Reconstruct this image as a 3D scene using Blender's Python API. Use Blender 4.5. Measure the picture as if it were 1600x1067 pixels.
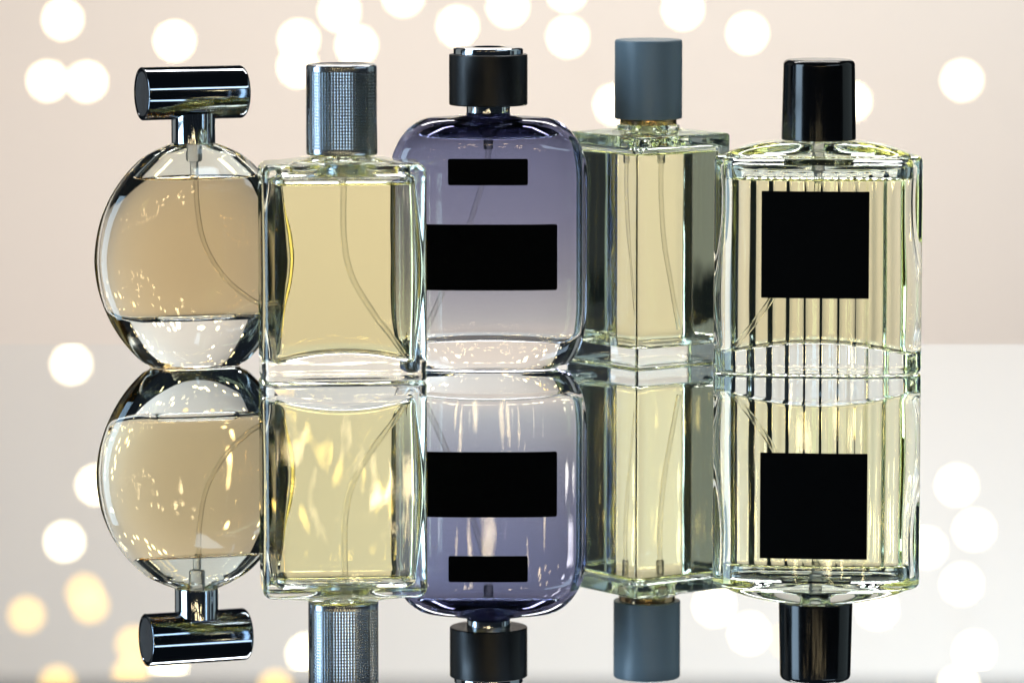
import bpy, math, random
import numpy as np
from mathutils import Vector

PI = math.pi
S = bpy.context.scene
for o in list(bpy.data.objects):
    bpy.data.objects.remove(o)
C = S.collection

# ------------------------------------------------------------------ camera
cam_d = bpy.data.cameras.new('camera')
cam = bpy.data.objects.new('camera', cam_d)
C.objects.link(cam)
cam.location = (0, -2.08, 0.2419)
cam.rotation_euler = (math.radians(90 - 6.3), 0, 0)
cam_d.sensor_width = 36
cam_d.lens = 180
cam_d.clip_end = 50
cam_d.clip_start = 0.05
cam_d.dof.use_dof = True
cam_d.dof.focus_distance = 2.085
cam_d.dof.aperture_fstop = 5.7
cam_d.dof.aperture_blades = 9
S.camera = cam

# ------------------------------------------------------------------ world, render
w = bpy.data.worlds.new('World'); S.world = w; w.use_nodes = True
bg = w.node_tree.nodes['Background']
bg.inputs[0].default_value = (0.55, 0.75, 1.0, 1); bg.inputs[1].default_value = 0.015
S.view_settings.view_transform = 'Standard'
S.view_settings.look = 'None'
S.view_settings.exposure = 0
S.view_settings.gamma = 1
S.view_settings.use_curve_mapping = False
S.render.engine = 'CYCLES'
cy = S.cycles
cy.max_bounces = 40; cy.transmission_bounces = 40; cy.glossy_bounces = 24
cy.diffuse_bounces = 3; cy.transparent_max_bounces = 16; cy.volume_bounces = 0
cy.caustics_reflective = True; cy.caustics_refractive = True
cy.blur_glossy = 0.3
cy.sample_clamp_indirect = 40
cy.use_denoising = True
cy.denoiser = 'OPENIMAGEDENOISE'
cy.use_adaptive_sampling = True
cy.adaptive_threshold = 0.01

# ------------------------------------------------------------------ lamps
def area(name, loc, target, sx, sy, energy, col, spread=180):
    l = bpy.data.lights.new(name, 'AREA'); l.shape = 'RECTANGLE'
    l.size = sx; l.size_y = sy; l.energy = energy; l.color = col
    l.spread = math.radians(spread)
    o = bpy.data.objects.new(name, l); C.objects.link(o)
    o.location = loc
    o.rotation_euler = (Vector(target) - Vector(loc)).to_track_quat('-Z', 'Y').to_euler()
    return o
area('window_lamp', (-1.45, -0.55, 0.45), (0, 0, 0.06), 0.75, 1.0, 19.0, (0.58, 0.79, 1.0))
area('softbox_lamp', (1.20, -1.10, 0.80), (0, 0, 0.08), 1.3, 0.20, 4.5, (0.68, 0.84, 1.0))
area('top_lamp', (0.0, 0.55, 1.05), (0, 0.05, 0.1), 1.2, 0.14, 14.0, (1.0, 0.96, 0.92))
area('backdrop_lamp', (0.70, 1.25, 1.05), (0.28, 2.1, 0.42), 0.9, 0.3, 4.9, (0.84, 0.94, 1.0), 100)
area('backdrop_warm_lamp', (-0.05, 0.85, -0.46), (-0.10, 2.1, 0.09), 1.3, 0.26, 4.7, (1.0, 0.805, 0.645), 100)

area('fill_lamp', (1.40, 0.25, 0.45), (0, 0, 0.06), 1.2, 1.2, 1.6, (0.78, 0.97, 1.0))
area('left_fill_lamp', (-1.35, 0.75, 0.45), (0, 0, 0.06), 0.9, 1.2, 0.8, (0.95, 1.0, 0.97))
# a second garland of tiny bulbs hangs around the camera; only its glints show, in the glass
random.seed(5)
for k in range(36):
    if k < 3: p = (random.uniform(.10, .30), random.uniform(-1.75, -1.45), random.uniform(.27, .44))
    elif k < 20: p = (random.uniform(-.36, .36), random.uniform(-2.6, -2.3), random.uniform(.29, .58))
    else: p = (random.uniform(-.95, .95), random.uniform(-2.0, -1.2), random.uniform(.26, .58))
    if abs(p[0]) < .09 and p[1] > -2.2: p = (p[0] + .2, p[1], p[2])
    l = bpy.data.lights.new('garland_bulb', 'POINT'); l.shadow_soft_size = .013; l.energy = .22; l.color = (1.0, .76, .42)
    o = bpy.data.objects.new('garland_bulb', l); C.objects.link(o); o.location = p

# ------------------------------------------------------------------ helpers
def lnk(o, parent=None):
    C.objects.link(o)
    if parent: o.parent = parent
    return o
def mesh_obj(name, verts, faces, mat, parent=None, smooth=True, attr=None):
    me = bpy.data.meshes.new(name)
    me.from_pydata([tuple(float(c) * 0.001 for c in v) for v in verts], [], faces)
    if smooth:
        me.polygons.foreach_set('use_smooth', [True] * len(me.polygons))
    if attr is not None:
        a = me.attributes.new('ior', 'FLOAT', 'FACE')
        a.data.foreach_set('value', attr)
    me.materials.append(mat)
    me.update()
    return lnk(bpy.data.objects.new(name, me), parent)
def sharpen(o, deg=35):
    me = o.data
    me.set_sharp_from_angle(angle=math.radians(deg))
def thing(name, label, cat, loc, rz=0, group=None):
    o = bpy.data.objects.new(name, None); C.objects.link(o)
    o.empty_display_size = 0.01
    o.location = loc; o.rotation_euler = (0, 0, math.radians(rz))
    o['label'] = label; o['category'] = cat
    if group: o['group'] = group
    return o

NQ = 72                                   # points per quadrant of a cross-section
def resample(q):                          # even spacing along one quadrant
    d = np.r_[0, np.cumsum(np.hypot(*np.diff(q, axis=0).T))]
    t = np.linspace(0, d[-1], NQ + 1)
    return np.c_[np.interp(t, d, q[:, 0]), np.interp(t, d, q[:, 1])]
def close4(q):                            # q from (+x,0) to (0,+y), NQ+1 points
    a = q[:-1]
    b = (q * [-1, 1])[::-1][:-1]
    c = (q * [-1, -1])[:-1]
    d = (q * [1, -1])[::-1][:-1]
    return np.vstack([a, b, c, d])
def se(a, b, n):                          # superellipse
    ph = np.linspace(0, PI / 2, 800)
    rad = (np.abs(np.cos(ph) / a) ** n + np.abs(np.sin(ph) / b) ** n) ** (-1 / n)
    return close4(resample(np.c_[rad * np.cos(ph), rad * np.sin(ph)]))
def rr(hx, hy, r, bulge=0.0):             # rounded rectangle, long sides a little convex
    r = min(r, hx - .02, hy - .02)
    t = np.linspace(0, PI / 2, 40)
    arc = np.c_[hx - r + r * np.cos(t), hy - r + r * np.sin(t)]
    xs = np.linspace(hx - r, 0, 30)[1:]
    top = np.c_[xs, np.full(len(xs), hy)]
    side = np.c_[np.full(12, hx), np.linspace(0, hy - r, 12)][:-1]
    q = np.vstack([side, arc, top])
    # more points at the corner than on the flats
    d = np.r_[0, np.cumsum(np.hypot(*np.diff(q, axis=0).T))]
    L1, L2, L3 = hy - r, PI / 2 * r, hx - r
    n1 = max(4, int(NQ * .22)); n3 = max(4, int(NQ * .28)); n2 = NQ - n1 - n3
    tt = np.r_[np.linspace(0, L1, n1 + 1), np.linspace(L1, L1 + L2, n2 + 1)[1:], np.linspace(L1 + L2, d[-1], n3 + 1)[1:]]
    q = np.c_[np.interp(tt, d, q[:, 0]), np.interp(tt, d, q[:, 1])]
    if bulge:
        q[:, 1] += bulge * (1 - (q[:, 0] / hx) ** 2) * (q[:, 1] / hy)
    return close4(q)
def ring3(p, z):
    z = np.broadcast_to(z, len(p)) if np.ndim(z) < 1 or len(np.atleast_1d(z)) == 1 else z
    return np.c_[p, z]
def loft_faces(nr, n, off=0):
    F = []
    for i in range(nr - 1):
        a, b = off + i * n, off + (i + 1) * n
        for j in range(n):
            k = (j + 1) % n
            F.append((a + j, a + k, b + k, b + j))
    return F
def loft(name, rings, mat, parent, cap0=True, cap1=True, sharp=None):
    n = len(rings[0])
    V = np.vstack(rings)
    F = loft_faces(len(rings), n)
    if cap0: F.append(tuple(range(n))[::-1])
    if cap1: F.append(tuple((len(rings) - 1) * n + j for j in range(n)))
    o = mesh_obj(name, V, F, mat, parent)
    if sharp: sharpen(o, sharp)
    return o
def circ(r, n):
    t = np.arange(n) * 2 * PI / n
    return np.c_[r * np.cos(t), r * np.sin(t)]
def lathe(name, prof, mat, parent, n=72, sharp=30, caps=True, c=(0, 0)):
    rings = [ring3(circ(max(r, 1e-3), n) + np.array(c), z) for r, z in prof]
    return loft(name, rings, mat, parent, caps, caps, sharp)
def arc(r0, z0, rad, a0, a1, n=6):        # profile arc, centre (r0,z0)
    return [(r0 + rad * math.cos(math.radians(a0 + (a1 - a0) * i / n)), z0 + rad * math.sin(math.radians(a0 + (a1 - a0) * i / n))) for i in range(n + 1)]
def tube(name, pts, r, mat, parent, n=16, sub=10, bore=0):
    P = [np.array(p, float) for p in pts]
    Q = []
    for i in range(len(P) - 1):           # Catmull-Rom
        p0 = P[i - 1] if i else 2 * P[0] - P[1]
        p1, p2 = P[i], P[i + 1]
        p3 = P[i + 2] if i + 2 < len(P) else 2 * P[-1] - P[-2]
        for k in range(sub):
            t = k / sub
            Q.append(.5 * ((2 * p1) + (-p0 + p2) * t + (2 * p0 - 5 * p1 + 4 * p2 - p3) * t * t + (-p0 + 3 * p1 - 3 * p2 + p3) * t ** 3))
    Q.append(P[-1])
    V = []
    for i, q in enumerate(Q):
        d = Vector(Q[min(i + 1, len(Q) - 1)] - Q[max(i - 1, 0)]).normalized()
        u = d.cross(Vector((0.05, 1, 0.02))).normalized(); v = d.cross(u)
        for j in range(n):
            a = 2 * PI * j / n
            V.append(Vector(q) + (u * math.cos(a) + v * math.sin(a)) * r)
    F = loft_faces(len(Q), n)
    F.append(tuple(range(n))[::-1]); F.append(tuple((len(Q) - 1) * n + j for j in range(n)))
    if bore:
        m = len(V); ctr = [q for q in Q for _ in range(n)]
        V += [Vector(c) + (v - Vector(c)) * bore for v, c in zip(list(V), ctr)]
        F = loft_faces(len(Q), n); F += [tuple(m + k for k in f[::-1]) for f in loft_faces(len(Q), n)]
        e = (len(Q) - 1) * n
        for j in range(n):
            k = (j + 1) % n
            F.append((k, j, m + j, m + k)); F.append((e + j, e + k, m + e + k, m + e + j))
    o = mesh_obj(name, V, F, mat, parent)
    # make normals point outwards
    import bmesh
    bm = bmesh.new(); bm.from_mesh(o.data); bmesh.ops.recalc_face_normals(bm, faces=bm.faces); bm.to_mesh(o.data); bm.free()
    return o

# ------------------------------------------------------------------ materials
def newmat(name):
    m = bpy.data.materials.new(name); m.use_nodes = True
    nt = m.node_tree
    for nd in list(nt.nodes): nt.nodes.remove(nd)
    out = nt.nodes.new('ShaderNodeOutputMaterial')
    return m, nt, out
def bump_nodes(nt, scale, dist, detail=1.5, aniso=(1, 1, 1)):
    tc = nt.nodes.new('ShaderNodeTexCoord')
    mp = nt.nodes.new('ShaderNodeMapping'); mp.inputs['Scale'].default_value = aniso
    nz = nt.nodes.new('ShaderNodeTexNoise'); nz.inputs['Scale'].default_value = scale
    nz.inputs['Detail'].default_value = detail
    bp = nt.nodes.new('ShaderNodeBump'); bp.inputs['Strength'].default_value = 1.0
    bp.inputs['Distance'].default_value = dist
    nt.links.new(tc.outputs['Object'], mp.inputs[0])
    nt.links.new(mp.outputs[0], nz.inputs['Vector'])
    nt.links.new(nz.outputs['Fac'], bp.inputs['Height'])
    return bp
def glass_mat(name, col, ior=1.5, bump=(70, 0.00025), ramp=None):
    m, nt, out = newmat(name)
    if ramp:
        g = nt.nodes.new('ShaderNodeBsdfPrincipled'); g.inputs['Transmission Weight'].default_value = 1.0
    else:
        g = nt.nodes.new('ShaderNodeBsdfGlass'); g.inputs['Color'].default_value = (*col, 1)
    g.inputs['Roughness'].default_value = 0.0
    g.inputs['IOR'].default_value = ior
    if bump:
        nt.links.new(bump_nodes(nt, *bump).outputs[0], g.inputs['Normal'])
    if ramp:                              # lacquer that fades along the height of the bottle
        tc = nt.nodes.new('ShaderNodeTexCoord'); sp = nt.nodes.new('ShaderNodeSeparateXYZ')
        mr = nt.nodes.new('ShaderNodeMapRange'); cr = nt.nodes.new('ShaderNodeValToRGB')
        mr.inputs['From Min'].default_value = 0; mr.inputs['From Max'].default_value = 0.104
        e = cr.color_ramp.elements
        e[0].position = ramp[0][0]; e[0].color = (*ramp[0][1], 1)
        e[1].position = ramp[-1][0]; e[1].color = (*ramp[-1][1], 1)
        for p, c in ramp[1:-1]:
            k = e.new(p); k.color = (*c, 1)
        nt.links.new(tc.outputs['Object'], sp.inputs[0]); nt.links.new(sp.outputs['Z'], mr.inputs['Value'])
        nt.links.new(mr.outputs[0], cr.inputs[0]); nt.links.new(cr.outputs[0], g.inputs['Base Color'])
    nt.links.new(g.outputs[0], out.inputs['Surface'])
    return m
def liquid_mat(name, T, L=0.025, bump=(34, 0.00016, 1.0)):
    """T: transmittance over L metres. The wall of the liquid meets glass, its top meets air."""
    m, nt, out = newmat(name)
    g = nt.nodes.new('ShaderNodeBsdfGlass'); g.inputs['Roughness'].default_value = 0.0
    at = nt.nodes.new('ShaderNodeAttribute'); at.attribute_name = 'ior'
    nt.links.new(at.outputs['Fac'], g.inputs['IOR'])
    if bump:
        nt.links.new(bump_nodes(nt, *bump).outputs[0], g.inputs['Normal'])
    sg = [-math.log(t) / L for t in T]; mx = max(sg)
    v = nt.nodes.new('ShaderNodeVolumeAbsorption')
    v.inputs['Color'].default_value = (*[1 - s / mx for s in sg], 1); v.inputs['Density'].default_value = mx
    nt.links.new(g.outputs[0], out.inputs['Surface']); nt.links.new(v.outputs[0], out.inputs['Volume'])
    return m
def pmat(name, col, metal=0, rough=.5, noise=None, spec=.5, coat=0, bump=None):
    m, nt, out = newmat(name)
    p = nt.nodes.new('ShaderNodeBsdfPrincipled')
    p.inputs['Base Color'].default_value = (*col, 1); p.inputs['Metallic'].default_value = metal
    p.inputs['Roughness'].default_value = rough; p.inputs['Specular IOR Level'].default_value = spec
    p.inputs['Coat Weight'].default_value = coat
    if noise:                             # uneven roughness: fingerprints and fine wear
        tc = nt.nodes.new('ShaderNodeTexCoord'); nz = nt.nodes.new('ShaderNodeTexNoise')
        nz.inputs['Scale'].default_value = noise[0]; nz.inputs['Detail'].default_value = 4
        mr = nt.nodes.new('ShaderNodeMapRange')
        mr.inputs['From Min'].default_value = .3; mr.inputs['From Max'].default_value = .7
        mr.inputs['To Min'].default_value = noise[1]; mr.inputs['To Max'].default_value = noise[2]
        nt.links.new(tc.outputs['Object'], nz.inputs['Vector']); nt.links.new(nz.outputs['Fac'], mr.inputs['Value'])
        nt.links.new(mr.outputs[0], p.inputs['Roughness'])
    if bump:
        nt.links.new(bump_nodes(nt, *bump).outputs[0], p.inputs['Normal'])
    nt.links.new(p.outputs[0], out.inputs['Surface'])
    return m
def plastic_mat(name, ior, col, mixf):
    m, nt, out = newmat(name)
    g = nt.nodes.new('ShaderNodeBsdfGlass'); g.inputs['IOR'].default_value = ior; g.inputs['Roughness'].default_value = 0.08
    g.inputs['Color'].default_value = (*col, 1)
    t = nt.nodes.new('ShaderNodeBsdfTranslucent'); t.inputs['Color'].default_value = (*col, 1)
    d = nt.nodes.new('ShaderNodeBsdfDiffuse'); d.inputs['Color'].default_value = (*col, 1)
    a = nt.nodes.new('ShaderNodeMixShader'); a.inputs[0].default_value = .4
    b = nt.nodes.new('ShaderNodeMixShader'); b.inputs[0].default_value = mixf
    nt.links.new(t.outputs[0], a.inputs[1]); nt.links.new(d.outputs[0], a.inputs[2])
    nt.links.new(g.outputs[0], b.inputs[1]); nt.links.new(a.outputs[0], b.inputs[2])
    nt.links.new(b.outputs[0], out.inputs['Surface'])
    return m
def bulb_mat(name, col, e):
    m, nt, out = newmat(name)
    k = nt.nodes.new('ShaderNodeEmission'); k.inputs[0].default_value = (*col, 1); k.inputs[1].default_value = e
    nt.links.new(k.outputs[0], out.inputs['Surface'])
    return m

M = dict(
    clear=glass_mat('clear_glass', (.965, .985, .975), bump=(30, 0.00024, 1.0)),
    clear_green=glass_mat('pale_green_glass', (.95, .974, .962), bump=(50, 0.00014, 1.2, (1.3, 1.3, .5))),
    flint=glass_mat('flint_glass', (.968, .982, .974), bump=(38, 0.00032, 1.5, (1.3, 1, .6))),
    lacquer=glass_mat('violet_lacquered_glass', (.9, .9, .9), bump=(40, 0.00012, 1.2),
                      ramp=[(p, tuple(c * c for c in k)) for p, k in [(.11, (.96, .96, .96)), (.20, (.79, .82, .87)), (.38, (.61, .635, .735)), (.60, (.52, .545, .69)), (.86, (.445, .475, .63)), (.94, (.35, .36, .48)), (1.0, (.13, .13, .19))]]),
    chrome=pmat('chrome', (.74, .78, .82), 1, .05, (40, .03, .09)),
    steel=pmat('grey_chrome', (.50, .54, .58), 1, .2, (60, .17, .24)),
    gun=pmat('dark_chrome', (.26, .28, .31), 1, .07, (60, .04, .1)),
    gold=pmat('pale_gold', (.62, .42, .22), 1, .16),
    black=pmat('satin_black', (.004, .004, .0045), 0, .36, (120, .3, .38)),
    gloss=pmat('gloss_black', (.003, .003, .0035), 0, .12, (50, .09, .16), spec=.5),
    paper=pmat('black_label', (.002, .002, .002), 0, .8, (300, .75, .85), spec=.04),
    bluegrey=pmat('matte_blue_grey', (.18, .245, .285), 0, .36, (200, .33, .39)),
    disc=pmat('brown_grey_disc', (.045, .038, .034), 0, .5, (90, .4, .7), bump=(300, .0001)),
    tube=plastic_mat('tube_plastic', 1.06, (.999, .995, .985), .05),
    pump=plastic_mat('pump_plastic', 1.25, (.95, .94, .92), .22),
)

# ------------------------------------------------------------------ setting
def box(name, x0, x1, y0, y1, z0, z1, mat, kind='structure', bev=0):
    V = [(x, y, z) for z in (z0, z1) for y in (y0, y1) for x in (x0, x1)]
    F = [(0, 2, 3, 1), (4, 5, 7, 6), (0, 1, 5, 4), (1, 3, 7, 5), (3, 2, 6, 7), (2, 0, 4, 6)]
    o = mesh_obj(name, [(1000 * a, 1000 * b, 1000 * c) for a, b, c in V], F, mat, smooth=False)
    o['kind'] = kind
    if bev:
        md = o.modifiers.new('bevel', 'BEVEL'); md.width = bev; md.segments = 3
    return o
mir = pmat('mirror_silver', (.875, .94, .995), 1, 0.0)
box('mirror_tabletop', -0.9, 0.9, -0.728, 0.100, -0.006, 0.0, mir)
wallm = pmat('cream_paper', (.80, .755, .715), 0, .95, None, spec=.1, bump=(900, .0002))
box('backdrop', -0.72, 0.72, 2.10, 2.12, -0.55, 0.85, wallm)

# ------------------------------------------------------------------ bottle glass + liquid
def floor_arch(rings, a, dz, z_lo, z_hi):
    if not dz: return rings
    out = []
    for r in rings:
        r = r.copy()
        wgt = np.clip((z_hi - r[:, 2]) / (z_hi - z_lo), 0, 1)
        wgt = wgt * wgt * (3 - 2 * wgt)
        r[:, 2] += dz * (1 - (r[:, 0] / a) ** 2) * wgt
        out.append(r)
    return out
def interp_rings(rings, level):
    zs = [r[:, 2].mean() for r in rings]
    for i in range(len(zs) - 1):
        if zs[i] <= level < zs[i + 1]:
            t = (level - zs[i]) / (zs[i + 1] - zs[i])
            return i, rings[i] * (1 - t) + rings[i + 1] * t
def bottle_glass(outer, inner, level, gmat, lmat, parent, liq_ior=1.36, g_ior=1.5):
    """outer, inner: rings from the bottom up (they join at the neck)."""
    i, cut = interp_rings(inner, level)
    rings = outer + inner[i + 1:][::-1] + [cut]
    body = loft('glass_body', rings, gmat, parent, True, False)
    low = inner[:i + 1] + [cut]
    n = len(cut)
    ctr = cut[:, :2].mean(0)
    V = [np.vstack(low)]
    F = loft_faces(len(low), n)
    F.append(tuple(range(n))[::-1])
    ior = [liq_ior / g_ior] * len(F)
    # free surface with a small meniscus climbing the wall
    top = []
    for inset, dz in ((0, 0), (.25, -.35), (.6, -.62), (1.1, -.8), (2.0, -.9)):
        p = cut.copy(); v = p[:, :2] - ctr
        ln = np.linalg.norm(v, axis=1)[:, None]
        # inset along the normal of the outline
        tn = np.roll(p[:, :2], -1, 0) - np.roll(p[:, :2], 1, 0)
        nn = np.c_[tn[:, 1], -tn[:, 0]]; nn /= np.maximum(np.linalg.norm(nn, axis=1)[:, None], 1e-9)
        p[:, :2] = p[:, :2] - nn * inset
        p[:, 2] += dz
        top.append(p)
    off = len(low) * n
    V += top
    tf = loft_faces(len(top), n, off)
    tf.append(tuple(off + (len(top) - 1) * n + j for j in range(n)))
    F += tf
    ior += [liq_ior] * len(tf)
    liq = mesh_obj('liquid', np.vstack(V), F, lmat, parent, attr=ior)
    return body, liq
def base_rings(fn, r=1.2, lift=.3, punt=.7):
    """fn(inset) -> 2-d outline. Foot ring with a shallow punt, then the rounded bottom edge."""
    R = [ring3(fn(0) * .04, lift + punt + .6), ring3(fn(0) * .45, lift + punt + .5), ring3(fn(4.5), lift + punt), ring3(fn(3.6), lift + punt * .6), ring3(fn(2.9), lift + .05), ring3(fn(2.4), lift)]
    for k in range(7):
        a = PI / 2 * k / 6
        R.append(ring3(fn(r * (1 - math.sin(a))), lift + r * (1 - math.cos(a))))
    return R
def dense(keys, n=5):
    out = [keys[0]]
    for a, b in zip(keys, keys[1:]):
        for k in range(1, n + 1):
            t = k / n
            out.append(tuple(x * (1 - t) + y * t for x, y in zip(a, b)))
    return out
def smooth_keys(keys, n=60):              # (z, a, b) keys, monotone in z, smoothed with a cubic
    K = np.array(keys); z = np.linspace(K[0, 0], K[-1, 0], n)
    m = np.zeros_like(K)
    for c in range(1, K.shape[1]):
        d = np.diff(K[:, c]) / np.diff(K[:, 0])
        t = np.r_[d[0], (d[:-1] + d[1:]) / 2, d[-1]]
        for i in range(len(d)):
            if d[i] == 0: t[i] = t[i + 1] = 0
        m[:, c] = t
    out = []
    for zz in z:
        i = min(max(np.searchsorted(K[:, 0], zz) - 1, 0), len(K) - 2)
        h = K[i + 1, 0] - K[i, 0]; s = (zz - K[i, 0]) / h
        row = [zz]
        for c in range(1, K.shape[1]):
            row.append((2 * s**3 - 3 * s**2 + 1) * K[i, c] + (s**3 - 2 * s**2 + s) * h * m[i, c] + (-2 * s**3 + 3 * s**2) * K[i + 1, c] + (s**3 - s**2) * h * m[i + 1, c])
        out.append(tuple(row))
    return out
def label_sheet(name, front, x0, x1, z0, z1, rad, mat, parent, off=.08, thick=.18):
    """rounded rectangle of card bent to the glass; front(x) = y of the glass"""
    nx, nz = 48, 12
    V = []; F = []
    def half(x):                          # corner rounding
        e = min(x - x0, x1 - x)
        return 0 if e >= rad else rad - math.sqrt(max(rad**2 - (rad - e)**2, 0))
    xs = np.r_[np.linspace(x0, x0 + rad, 7), np.linspace(x0 + rad, x1 - rad, nx)[1:-1], np.linspace(x1 - rad, x1, 7)] if rad > 0 else np.linspace(x0, x1, nx)
    for layer in (0, 1):
        for x in xs:
            h = half(x)
            for z in np.linspace(z0 + h, z1 - h, nz):
                V.append((x, front(x, z) - off - (thick if layer == 0 else 0), z))
    n = len(xs); T = n * nz
    for i in range(n - 1):
        for j in range(nz - 1):
            a = i * nz + j
            F.append((a, a + nz, a + nz + 1, a + 1))
            F.append((T + a, T + a + 1, T + a + nz + 1, T + a + nz))
    for i in range(n - 1):
        a, b = i * nz, (i + 1) * nz
        F.append((a, T + a, T + b, b)); a += nz - 1; b += nz - 1; F.append((a, b, T + b, T + a))
    for j in range(nz - 1):
        F.append((j, j + 1, T + j + 1, T + j)); a = (n - 1) * nz + j; F.append((a, T + a, T + a + 1, a + 1))
    o = mesh_obj(name, V, F, mat, parent); sharpen(o, 40)
    return o
GRP = 'perfume bottles standing on the mirror'

# ================================================================== 1. round bottle
def round_bottle():
    t = thing('perfume_bottle', 'round disc-shaped clear bottle with tan perfume and a sideways dark chrome cylinder cap', 'perfume bottle', (-0.1307, 0.018, 0), 17, GRP)
    prof = [(0, 19.3), (1.5, 21.2), (8, 27.8), (16.5, 33.8), (30, 39.6), (42, 41.7), (48, 41.6), (56, 40.4), (63.5, 38.2), (72.5, 33.7), (81.5, 26.8), (87.3, 20.0), (90.4, 13.8), (92.3, 8.8)]
    K = smooth_keys(prof, 90)
    def b_of(z): return 3.2 + 11.8 * max(0, 1 - (abs(z - 44) / 52) ** 2.6) ** .55
    fn = lambda d: se(max(K[0][1] - d, .5), max(b_of(0) - d, .5), 2.4)
    outer = base_rings(fn, .8, .3, .5)
    outer = [r for r in outer]
    z0 = outer[-1][0, 2]
    for z, a in K:
        if z > z0 + .3: outer.append(ring3(se(a, min(b_of(z), a) if z < 88 else min(a, max(8.2, b_of(z))), 2.35 if z < 88 else 2.1), z))
    outer.append(ring3(se(8.0, 8.0, 2), 93.5))
    inner = [ring3(se(1, 1, 2), 21.6), ring3(se(14.5, 4.5, 3), 21.6), ring3(se(15.6, 5.2, 3), 21.4), ring3(se(16.2, 5.6, 2.8), 20.5), ring3(se(17, 6.2, 2.8), 20.2), ring3(se(24, 7.2, 2.6), 19.9)]
    zf = 20.0
    for z, a in K:
        if z < 21 or z > 88.5: continue
        s = min(1, (z - 20.0) / 6.0)
        q = math.sqrt(max(0, 1 - (1 - s) ** 2))
        ai = (a - 4.2 - 1.6 * max(0, (z - 60) / 28) ** 2) * (.78 + .22 * q); bi = (b_of(z) - 3.2) * (.72 + .28 * q)
        inner.append(ring3(se(max(ai, 6), max(min(bi, ai), 6 if z > 80 else 2), 2.4), z))
    inner += [ring3(se(7.2, 6.2, 2), 90.0), ring3(se(5.6, 5.6, 2), 91.5), ring3(se(5.6, 5.6, 2), 93.5)]
    bottle_glass(outer, inner, 78.2, M['clear'], liquid_mat('tan_perfume', (.72, .575, .35)), t)
    pump = lathe('pump', [(3.6, 93), (3.6, 89.6), (3.3, 89.2), (3.3, 85), (2.9, 84.4), (1.7, 84), (1.75, 77.5), (1.5, 76.8)][::-1], M['pump'], t, 40)
    tube('dip_tube', [(0, 0, 79), (.3, 0, 66), (3.2, .3, 51), (11, 1, 37.5), (21, 1.8, 28.5), (29, 2, 24)], 1.05, M['tube'], t, bore=.62)
    lathe('collar', [(8.2, 92.2)] + arc(8.6, 92.6, .5, -90, 0) + [(9.1, 104.5), (6, 104.6)], M['chrome'], t, 96)
    # sideways cylinder cap
    cz, R, L = 112.8, 10.9, 21.8
    prof = [(.01, -L), (R - 1.5, -L), (R - 1.4, -L - .35), (R - .5, -L - .35)] + arc(R - .5, -L + .15, .5, -90, 0) + [(R, L - 2.0)] + arc(R - 2.0, L - 2.0, 2.0, 0, 90, 8) + [(.01, L)]
    cap = lathe('cap', prof, M['gun'], t, 128, 40)
    cap.rotation_euler = (0, math.radians(90), math.radians(4)); cap.location = (0, 0, cz / 1000)
    lathe('end_disc', [(.01, -L - .12), (R - 1.9, -L - .12), (R - 1.8, -L + .05), (.01, -L + .05)], M['disc'], cap, 96)
    return t
round_bottle()

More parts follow.
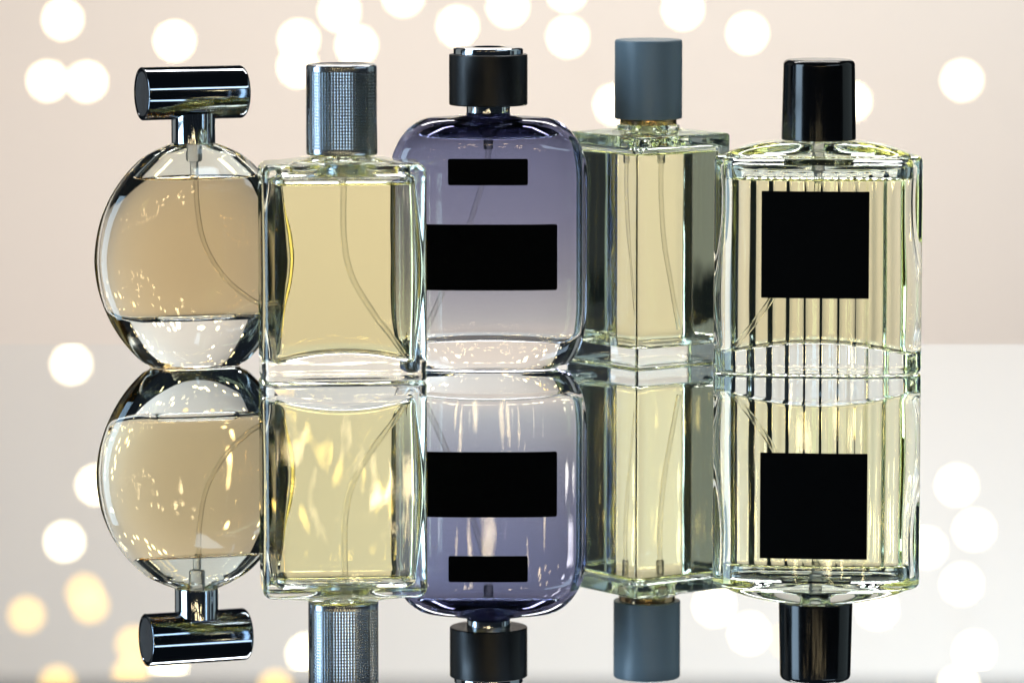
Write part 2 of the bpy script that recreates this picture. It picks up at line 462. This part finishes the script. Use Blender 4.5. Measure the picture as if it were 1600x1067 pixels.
# ================================================================== 2. rectangular bottle
def rect_bottle():
    t = thing('perfume_bottle', 'rectangular clear bottle of yellow perfume with a knurled silver cap, nearest the camera', 'perfume bottle', (-0.0685, -0.0245, 0), 5.5, GRP)
    HX, HY, R = 33.2, 17.5, 5.0
    fn = lambda d: rr(HX - d, HY - d, max(R - d * .8, 1))
    outer = base_rings(fn, 1.6, .3, .8)
    for z in (5, 5.6, 12, 30, 50, 70, 80, 84): outer.append(ring3(fn(0 if z > 5.5 else .25), z))
    for k in range(1, 9):
        a = PI / 2 * k / 8
        outer.append(ring3(fn(3.6 * (1 - math.cos(a))), 84 + 3.6 * math.sin(a)))
    for k, (d, z) in enumerate(((6, 87.9), (9, 88.5), (12, 89.3))):
        outer.append(ring3(rr(HX - d * 1.35, HY - d * .55, 6), z))
    outer += [ring3(rr(12, 10.4, 9.4), 90.0), ring3(rr(9.5, 9.5, 9.4), 90.3), ring3(rr(9, 9, 8.9), 91.5)]
    IX, IY = 28.8, 13.2
    fi = lambda d: rr(IX - d, IY - d, max(6 - d * .5, 1.5))
    inner = [ring3(fi(0) * .03, 7.0), ring3(fi(0) * .5, 7.0), ring3(fi(3), 7.0)]
    for k in range(1, 9):
        a = PI / 2 * k / 8
        inner.append(ring3(fi(3 * (1 - math.sin(a))), 7.0 + 3 * (1 - math.cos(a))))
    for z in np.linspace(12, 78, 18):
        s = math.sin(PI * (z - 12) / 66)
        inner.append(ring3(rr(IX + .9 * s, IY + .5 * s, 6), z))
    for k in range(0, 9):
        a = PI / 2 * k / 8
        inner.append(ring3(fi(4 * (1 - math.cos(a))), 80.5 + 3.4 * math.sin(a)))
    inner += [ring3(rr(16, 8.2, 5), 84.6), ring3(rr(8, 7, 6), 86.0), ring3(rr(6, 6, 5.9), 87.5), ring3(rr(6, 6, 5.9), 91.5)]
    inner = floor_arch(inner, IX, 4.2, 7.0, 22)
    bottle_glass(outer, inner, 80.0, M['flint'], liquid_mat('yellow_perfume', (.99, .93, .61)), t)
    lathe('pump', [(3.4, 91.4), (3.4, 86), (3.1, 85.4), (1.8, 85), (1.8, 80), (1.5, 79.2)][::-1], M['pump'], t, 40)
    tube('dip_tube', [(.4, -1, 82), (.3, -2, 58), (3.4, -3, 42), (11.5, -4, 28), (19, -5, 18), (24.5, -6, 10.5)], 1.2, M['tube'], t, bore=.62)
    # cap: rounded block with convex front and back
    CX, CY, CN = 14.3, 12.6, 2.6
    cf = lambda d: se(CX - d, CY - d, CN)
    z0, z1 = 90.6, 127.0
    rings = [ring3(cf(.7), z0), ring3(cf(.2), z0 + .2), ring3(cf(0), z0 + .7), ring3(cf(0), z0 + 2), ring3(cf(0), z1 - 3), ring3(cf(0), z1 - 1.2)]
    for k in range(1, 8):
        a = PI / 2 * k / 7
        rings.append(ring3(cf(1.2 * (1 - math.cos(a))), z1 - 1.2 + 1.2 * math.sin(a)))
    rings.append(ring3(cf(2.6), z1 + .05)); rings.append(ring3(cf(3.2), z1 - .25))
    cap = loft('cap', rings, M['steel'], t, sharp=50)
    # raised grid of little square studs on the front
    nx, nz = 26, 25
    ta, tb, za, zb = -1.02, 1.17, z0 + 2.6, z1 - 2.6
    V = []; F = []
    fx = lambda u: CX * math.copysign(abs(math.sin(u)) ** (2 / CN), u)
    arcs = np.linspace(-1.3, 1.3, 2001); ax = np.array([fx(u) for u in arcs]); fy = lambda x: -CY * (1 - min(1, abs(x) / CX) ** CN) ** (1 / CN)
    ay = np.array([fy(x) for x in ax]); al = np.r_[0, np.cumsum(np.hypot(np.diff(ax), np.diff(ay)))]
    xs = np.interp(np.linspace(np.interp(ta, arcs, al), np.interp(tb, arcs, al), nx + 1), al, ax)
    wz = (zb - za) / nz
    for i in range(nx):
        for j in range(nz):
            b = len(V); x, wx, z = xs[i], xs[i + 1] - xs[i], za + j * wz
            for e, h in ((0.0, -.12), (.17, .25), (.38, .44)):
                for (sx, sz) in ((e, e), (1 - e, e), (1 - e, 1 - e), (e, 1 - e)):
                    xx = x + sx * wx; g = Vector((math.copysign(abs(xx / CX) ** (CN - 1) / CX, xx), -(abs(fy(xx)) / CY) ** (CN - 1) / CY)).normalized(); V.append((xx + g.x * h, fy(xx) + g.y * h, z + sz * wz))
            for k in range(4):
                l = (k + 1) % 4; F.append((b + k, b + l, b + 4 + l, b + 4 + k))
            F.append((b + 8, b + 9, b + 10, b + 11))
            for k in range(4):
                l = (k + 1) % 4; F.append((b + 4 + k, b + 4 + l, b + 8 + l, b + 8 + k))
    kn = mesh_obj('knurled_panel', V, F, M['steel'], cap, smooth=False); kn['kind'] = 'stuff'
    return t
rect_bottle()

# ================================================================== 3. violet bottle
def violet_bottle():
    t = thing('perfume_bottle', 'violet grey shaded bottle with rounded shoulders, two black labels and a squat black cap', 'perfume bottle', (-0.0097, 0.0155, 0), 0, GRP)
    def a_of(z):
        if z < 27: return 29.0 + 12.0 * math.sqrt(max(0, 1 - ((27 - z) / 27) ** 2))
        if z < 77: return 41.0
        return 22.0 + 19.0 * math.sqrt(max(0, 1 - ((z - 77) / 26.0) ** 2))
    def b_of(z):
        if z < 12: return 15.0 + 1.0 * math.sin(PI / 2 * z / 12)
        if z < 90: return 16.0
        return 9.5 + 6.5 * math.sqrt(max(0, 1 - ((z - 90) / 13.0) ** 2))
    NN = 2.75
    fn = lambda d: se(a_of(0) - d, b_of(0) - d, NN)
    outer = base_rings(fn, 1.0, .3, .7)
    zs = np.r_[np.linspace(1.8, 26, 26), np.linspace(28, 76, 12), 77 + 26 * np.sin(np.linspace(0.02, PI / 2, 40))]
    for z in zs: outer.append(ring3(se(a_of(z), b_of(z), NN if z < 90 else NN - (z - 90) / 13 * .9), z))
    outer += [ring3(se(14, 9.2, 2.4), 103.5), ring3(se(9.4, 9, 2), 103.7), ring3(se(9, 9, 2), 105)]
    def ai(z): return a_of(z) - 5.6
    inner = [ring3(se(1, 1, 2), 10.0), ring3(se(16, 5, 3), 10.0), ring3(se(24, 7, 3.2), 10.0)]
    for k in range(0, 9):
        a = PI / 2 * k / 8; z = 10 + 5 * (1 - math.cos(a))
        inner.append(ring3(se(ai(z) - 4.5 * (1 - math.sin(a)), b_of(z) - 3.6 - 3.5 * (1 - math.sin(a)), 2.7), z))
    for z in np.r_[np.linspace(16, 90, 40), np.linspace(91, 99, 14)]:
        top = max(0, (z - 90) / 9.5)
        q = math.sqrt(max(0, 1 - top ** 2))
        inner.append(ring3(se(max((ai(z)) * (.55 + .45 * q), 8), max((b_of(z) - 3.6) * (.6 + .4 * q), 6.3), 2.7 - .5 * top), z))
    inner += [ring3(se(7, 6, 2), 100.2), ring3(se(5.6, 5.6, 2), 101.2), ring3(se(5.6, 5.6, 2), 105)]
    inner = floor_arch(inner, 34, 1.8, 10, 20)
    bottle_glass(outer, inner, 95.0, M['lacquer'], liquid_mat('clear_violet_perfume', (.90, .905, .93), bump=(50, .0001)), t)
    lathe('pump', [(3.6, 105), (3.6, 97), (3.2, 96.4), (2.0, 96), (2.0, 90.5), (1.7, 90)][::-1], M['pump'], t, 40)
    tube('dip_tube', [(.5, 0, 93), (-1.5, 1, 80), (-8, 3, 58), (-17, 4, 34), (-25, 4, 14.5)], 1.15, M['tube'], t, bore=.62)
    fr = lambda x, z: -b_of(z) * (1 - (abs(x) / a_of(z)) ** NN) ** (1 / NN)
    label_sheet('label', fr, -16.4, 16.2, 76.2, 87.0, .8, M['paper'], t)
    label_sheet('label', fr, -28.0, 28.2, 33.2, 60.2, .9, M['paper'], t)
    lathe('collar', [(8.6, 103.4)] + arc(8.7, 103.8, .3, -90, 0, 4) + [(9.0, 109), (6, 109)], M['chrome'], t, 96)
    cap = lathe('cap', [(.01, 108), (15.2, 108)] + arc(15.5, 108.6, .6, -90, 0) + [(16.1, 128.3)] + arc(15.6, 128.3, .5, 0, 90) + [(.01, 128.8)], M['black'], t, 128)
    lathe('cap_ring', [(6.6, 128.7), (14.2, 128.7), (14.4, 129.0), (14.4, 130.6)] + arc(13.4, 130.6, 1.0, 0, 90, 8) + [(7.6, 131.8), (7.0, 131.6), (6.6, 131.0), (6.6, 128.9)], M['chrome'], cap, 128, caps=False)
    return t
violet_bottle()

# ================================================================== 4. square bottle
def square_bottle():
    t = thing('perfume_bottle', 'square clear bottle turned corner-on, yellow perfume, matte blue grey cap with gold ring', 'perfume bottle', (0.0565, 0.0395, 0), 36.0 - 90.0 + 90.0, GRP)
    H = 24.4
    fn = lambda d: rr(H - d, H - d, max(1.6 - d * .3, .8))
    outer = base_rings(fn, 1.0, .3, .8)
    for z in (4, 20, 40, 60, 80, 90, 93.8): outer.append(ring3(fn(0), z))
    for k in range(1, 8):
        a = PI / 2 * k / 7
        outer.append(ring3(fn(1.4 * (1 - math.cos(a))), 93.8 + 1.4 * math.sin(a)))
    outer += [ring3(rr(19.5, 19.5, 2.5), 95.5), ring3(rr(16.5, 16.5, 5), 96.0), ring3(rr(14, 14, 9), 96.4), ring3(rr(13.0, 13.0, 12.9), 96.6), ring3(rr(12.9, 12.9, 12.8), 98.0), ring3(rr(12.4, 12.4, 12.3), 98.4), ring3(rr(9, 9, 8.9), 98.45)]
    I = 21.0
    fi = lambda d: rr(I - d, I - d, 3.5)
    inner = [ring3(fi(0) * .03, 7.6), ring3(fi(0) * .5, 7.6), ring3(fi(4), 7.6)]
    for k in range(1, 11):
        a = PI / 2 * k / 10
        inner.append(ring3(fi(4 * (1 - math.sin(a))), 7.6 + 4.4 * (1 - math.cos(a))))
    for z in np.linspace(13.5, 88, 14): inner.append(ring3(fi(0), z))
    for k in range(1, 8):
        a = PI / 2 * k / 7
        inner.append(ring3(fi(2.5 * (1 - math.cos(a))), 88.5 + 2.3 * math.sin(a)))
    inner += [ring3(rr(13, 13, 5), 91.2), ring3(rr(8, 8, 7), 92), ring3(rr(6, 6, 5.9), 93.4), ring3(rr(6, 6, 5.9), 98.45)]
    bottle_glass(outer, inner, 88.2, M['clear_green'], liquid_mat('pale_yellow_perfume', (.995, .955, .70), L=.04), t)
    lathe('pump', [(3.4, 98.4), (3.4, 90), (3.1, 89.4), (1.9, 89), (1.9, 83.4), (1.6, 82.8)][::-1], M['pump'], t, 40)
    tube('dip_tube', [(0, 0, 85), (0, 0, 70), (1, -1.5, 50), (3.5, -4, 32), (6, -7.5, 13.5)], 1.1, M['tube'], t, bore=.62)
    ring = lathe('collar', [(9, 98.5), (11.7, 98.5), (11.8, 98.7), (11.8, 101.2), (9, 101.2)], M['gold'], t, 96)
    lathe('cap', [(.01, 100.9), (13.5, 100.9)] + arc(13.6, 101.3, .4, -90, 0) + [(14.0, 132.5)] + arc(12.9, 132.5, 1.1, 0, 90, 8) + [(.01, 133.5)], M['bluegrey'], t, 128)
    return t
square_bottle()

# ================================================================== 5. fluted bottle
def fluted_bottle():
    t = thing('perfume_bottle', 'wide clear fluted bottle with square black label and tall glossy black cap', 'perfume bottle', (0.1248, 0.0005, 0), -5.5, GRP)
    A, B, NN = 42.4, 17.0, 2.9
    FW = 6.8
    def outline(d=0, fl=1.0, a=A, b=B, n=NN):
        p = se(a - d, b - d, n)
        if fl:
            tn = np.roll(p, -1, 0) - np.roll(p, 1, 0)
            nn = np.c_[tn[:, 1], -tn[:, 0]]; nn /= np.linalg.norm(nn, axis=1)[:, None]
            s = .35 * np.sin(PI * p[:, 0] / FW) ** 2 + .65 * np.abs(np.sin(PI * p[:, 0] / FW))
            win = np.clip(p[:, 1] / 5.0, 0, 1) * np.clip((a - 2 - np.abs(p[:, 0])) / 3, 0, 1)
            p = p - nn * ((1.2 + .9 * (p[:, 0] / A) ** 2) * fl * (1 - s) * win)[:, None]
        return p
    outer = base_rings(lambda d: outline(d, 0 if d > 2 else max(0, 1 - d / 2)), 1.6, .3, .8)
    for z in (3, 5, 20, 40, 60, 74, 78, 80, 82, 84, 85, 86): outer.append(ring3(outline(0, 1 - .75 * min(1, max(0, (z - 76) / 10)) ** 1.3), z))
    for k in range(1, 9):
        a = PI / 2 * k / 8
        outer.append(ring3(outline(2.6 * (1 - math.cos(a)), .25 * max(0, 1 - k / 6)), 86 + 2.6 * math.sin(a)))
    for k in range(1, 12):
        s = k / 11
        outer.append(ring3(outline(0, 0, 39 * (1 - s) + 13 * s, 14.4 * (1 - s) + 12 * s, 2.9 * (1 - s) + 2.1 * s), 88.6 + 5.8 * (1 - (1 - s) ** 2.3)))
    outer += [ring3(se(11, 11, 2), 94.5), ring3(se(9, 9, 2), 94.7), ring3(se(9, 9, 2), 96.5)]
    IA, IB, IN = 37.6, 12.0, 2.5
    fi = lambda d, z=None: se(IA - d, IB - d * .8, IN)
    inner = [ring3(fi(0) * .03, 7.0), ring3(fi(0) * .5, 7.0), ring3(fi(2.2), 7.0)]
    for k in range(1, 9):
        a = PI / 2 * k / 8
        inner.append(ring3(fi(2.2 * (1 - math.sin(a))), 7 + 2.2 * (1 - math.cos(a))))
    for z in np.linspace(10.5, 83, 26):
        s = math.sin(2 * PI * (z - 10) / 80)
        inner.append(ring3(se(IA - .9 + .8 * s, IB, IN), z))
    for k in range(1, 8):
        a = PI / 2 * k / 7
        inner.append(ring3(fi(1.2 + 3.0 * (1 - math.cos(a))), 83.5 + 2.4 * math.sin(a)))
    for k in range(1, 8):
        s = k / 7
        inner.append(ring3(se(33 * (1 - s) + 8 * s, 9.4 * (1 - s) + 7.5 * s, IN), 86.0 + 4.5 * s))
    inner += [ring3(se(6, 6, 2), 91.5), ring3(se(6, 6, 2), 96.5)]
    inner = floor_arch(inner, IA, 5.6, 7.0, 24)
    bottle_glass(outer, inner, 79.6, M['clear_green'], liquid_mat('straw_perfume', (.975, .915, .62)), t)
    lathe('pump', [(3.4, 96.4), (3.4, 90.5), (2.6, 90), (2.5, 87), (2.9, 86), (2.9, 84.6), (1.7, 83.8), (1.7, 78.5), (1.5, 77.6)][::-1], M['pump'], t, 40)
    tube('dip_tube', [(0, 0, 80), (-2, 0, 66), (-10, 1, 45), (-20, 2, 27), (-32, 2, 10)], 1.15, M['tube'], t, bore=.62)
    fr = lambda x, z: -B * (1 - (abs(x) / A) ** NN) ** (1 / NN)
    label_sheet('label', fr, -22.3, 21.3, 31.6, 75.0, .3, M['paper'], t)
    lathe('cap', [(.01, 94.9), (14.6, 94.9)] + arc(14.8, 95.3, .4, -90, 0) + [(14.6, 125.2)] + arc(12.4, 125.2, 2.2, 0, 80, 10) + [(11, 127.5), (.01, 127.6)], M['gloss'], t, 128)
    return t
fluted_bottle()

# ------------------------------------------------------------------ fairy lights hanging before the backdrop
warm = bulb_mat('bulb_warm_white', (1.0, .84, .55), 16)
amber = bulb_mat('bulb_amber', (1.0, .62, .17), 5.2)
gold = bulb_mat('bulb_gold', (1.0, .74, .36), 22)
wirem = pmat('wire_clear', (.7, .64, .58), 0, .4)
bulbme = {}
def bulb(parent, p, mat, r=.0062):
    key = mat.name
    if key not in bulbme:
        n = 16
        pr = [(.012, .35), (.4, .3), (.75, .05), (.95, -.35), (1.0, -.8), (.92, -1.25), (.68, -1.7), (.35, -1.95), (.012, -2.02)]
        rings = [ring3(circ(a * r * 1000, n), (b + .8) * r * 1000 * .8) for a, b in pr[::-1]]
        o = loft('bulb', rings, mat, parent)
        bulbme[key] = o.data
    else:
        o = lnk(bpy.data.objects.new('bulb', bulbme[key]), parent)
    o.location = p
    return o
def string(label, pts, mats, extra=()):
    t = thing('fairy_light_string', label, 'string lights', (0, 0, 0), 0, 'fairy lights before the backdrop')
    for p, m in zip(pts, mats): bulb(t, p, m)
    order = sorted(pts, key=lambda p: p[0])
    W = [(p[0] * 1000, p[1] * 1000 + 1.0, p[2] * 1000 + 5.2) for p in order]
    tube('wire', W, .35, wirem, t, n=6, sub=6)
    return t
D = [(-0.33, 1.684, 0.064), (-0.247, 1.67, 0.049), (-0.343, 1.7, 0.018), (-0.312, 1.675, 0.019), (-0.156, 1.667, 0.05), (-0.158, 1.7, 0.028), (-0.129, 1.752, 0.067), (-0.116, 1.74, 0.042), (-0.081, 1.737, 0.079), (-0.04, 1.682, 0.059), (-0.003, 1.714, 0.072), (0.041, 1.688, 0.051), (0.04, 1.677, 0.085), (0.125, 1.671, 0.072), (0.173, 1.681, 0.054), (0.077, 1.753, -0.003), (0.253, 1.743, -0.0), (0.336, 1.741, 0.016)]
RL = [(-0.331, 1.74, 0.197), (-0.308, 1.679, 0.28), (-0.333, 1.691, 0.324), (-0.317, 1.723, 0.377), (-0.322, 1.733, 0.369), (-0.367, 1.745, 0.388), (-0.286, 1.748, 0.411), (-0.283, 1.669, 0.42), (-0.342, 1.721, 0.436), (-0.259, 1.727, 0.422), (-0.154, 1.711, 0.412), (-0.176, 1.678, 0.432)]
RR = [(0.332, 1.707, 0.284), (0.342, 1.669, 0.312), (0.313, 1.753, 0.338), (0.34, 1.747, 0.365), (0.347, 1.715, 0.411), (0.177, 1.69, 0.393), (0.153, 1.751, 0.382), (0.274, 1.717, 0.379), (0.211, 1.748, 0.408), (0.338, 1.745, 0.443)]
random.seed(11)
def more(n, x0, x1, z0, z1):
    return [(random.uniform(x0, x1), random.uniform(1.62, 1.80), random.uniform(z0, z1)) for _ in range(n)]
D += more(5, -0.68, -0.42, -0.05, 0.15) + more(5, 0.42, 0.68, -0.05, 0.15)
RL += more(14, -0.66, -0.05, 0.52, 0.80) + more(8, -0.68, -0.46, 0.2, 0.5)
RR += more(14, 0.05, 0.66, 0.52, 0.80) + more(8, 0.46, 0.68, 0.2, 0.5)
string('string of white glowing fairy lights across the top, out of focus behind the bottle caps', D, [warm] * len(D))
string('amber and white fairy lights mirrored at the lower left beside the round bottle', RL, [warm, warm, warm, amber, amber, amber, amber, amber, amber, warm, warm, amber] + [gold] * 22)
string('pale fairy lights mirrored at the lower right beside the fluted bottle', RR, [warm] * 8 + [amber] + [warm] + [gold] * 22)
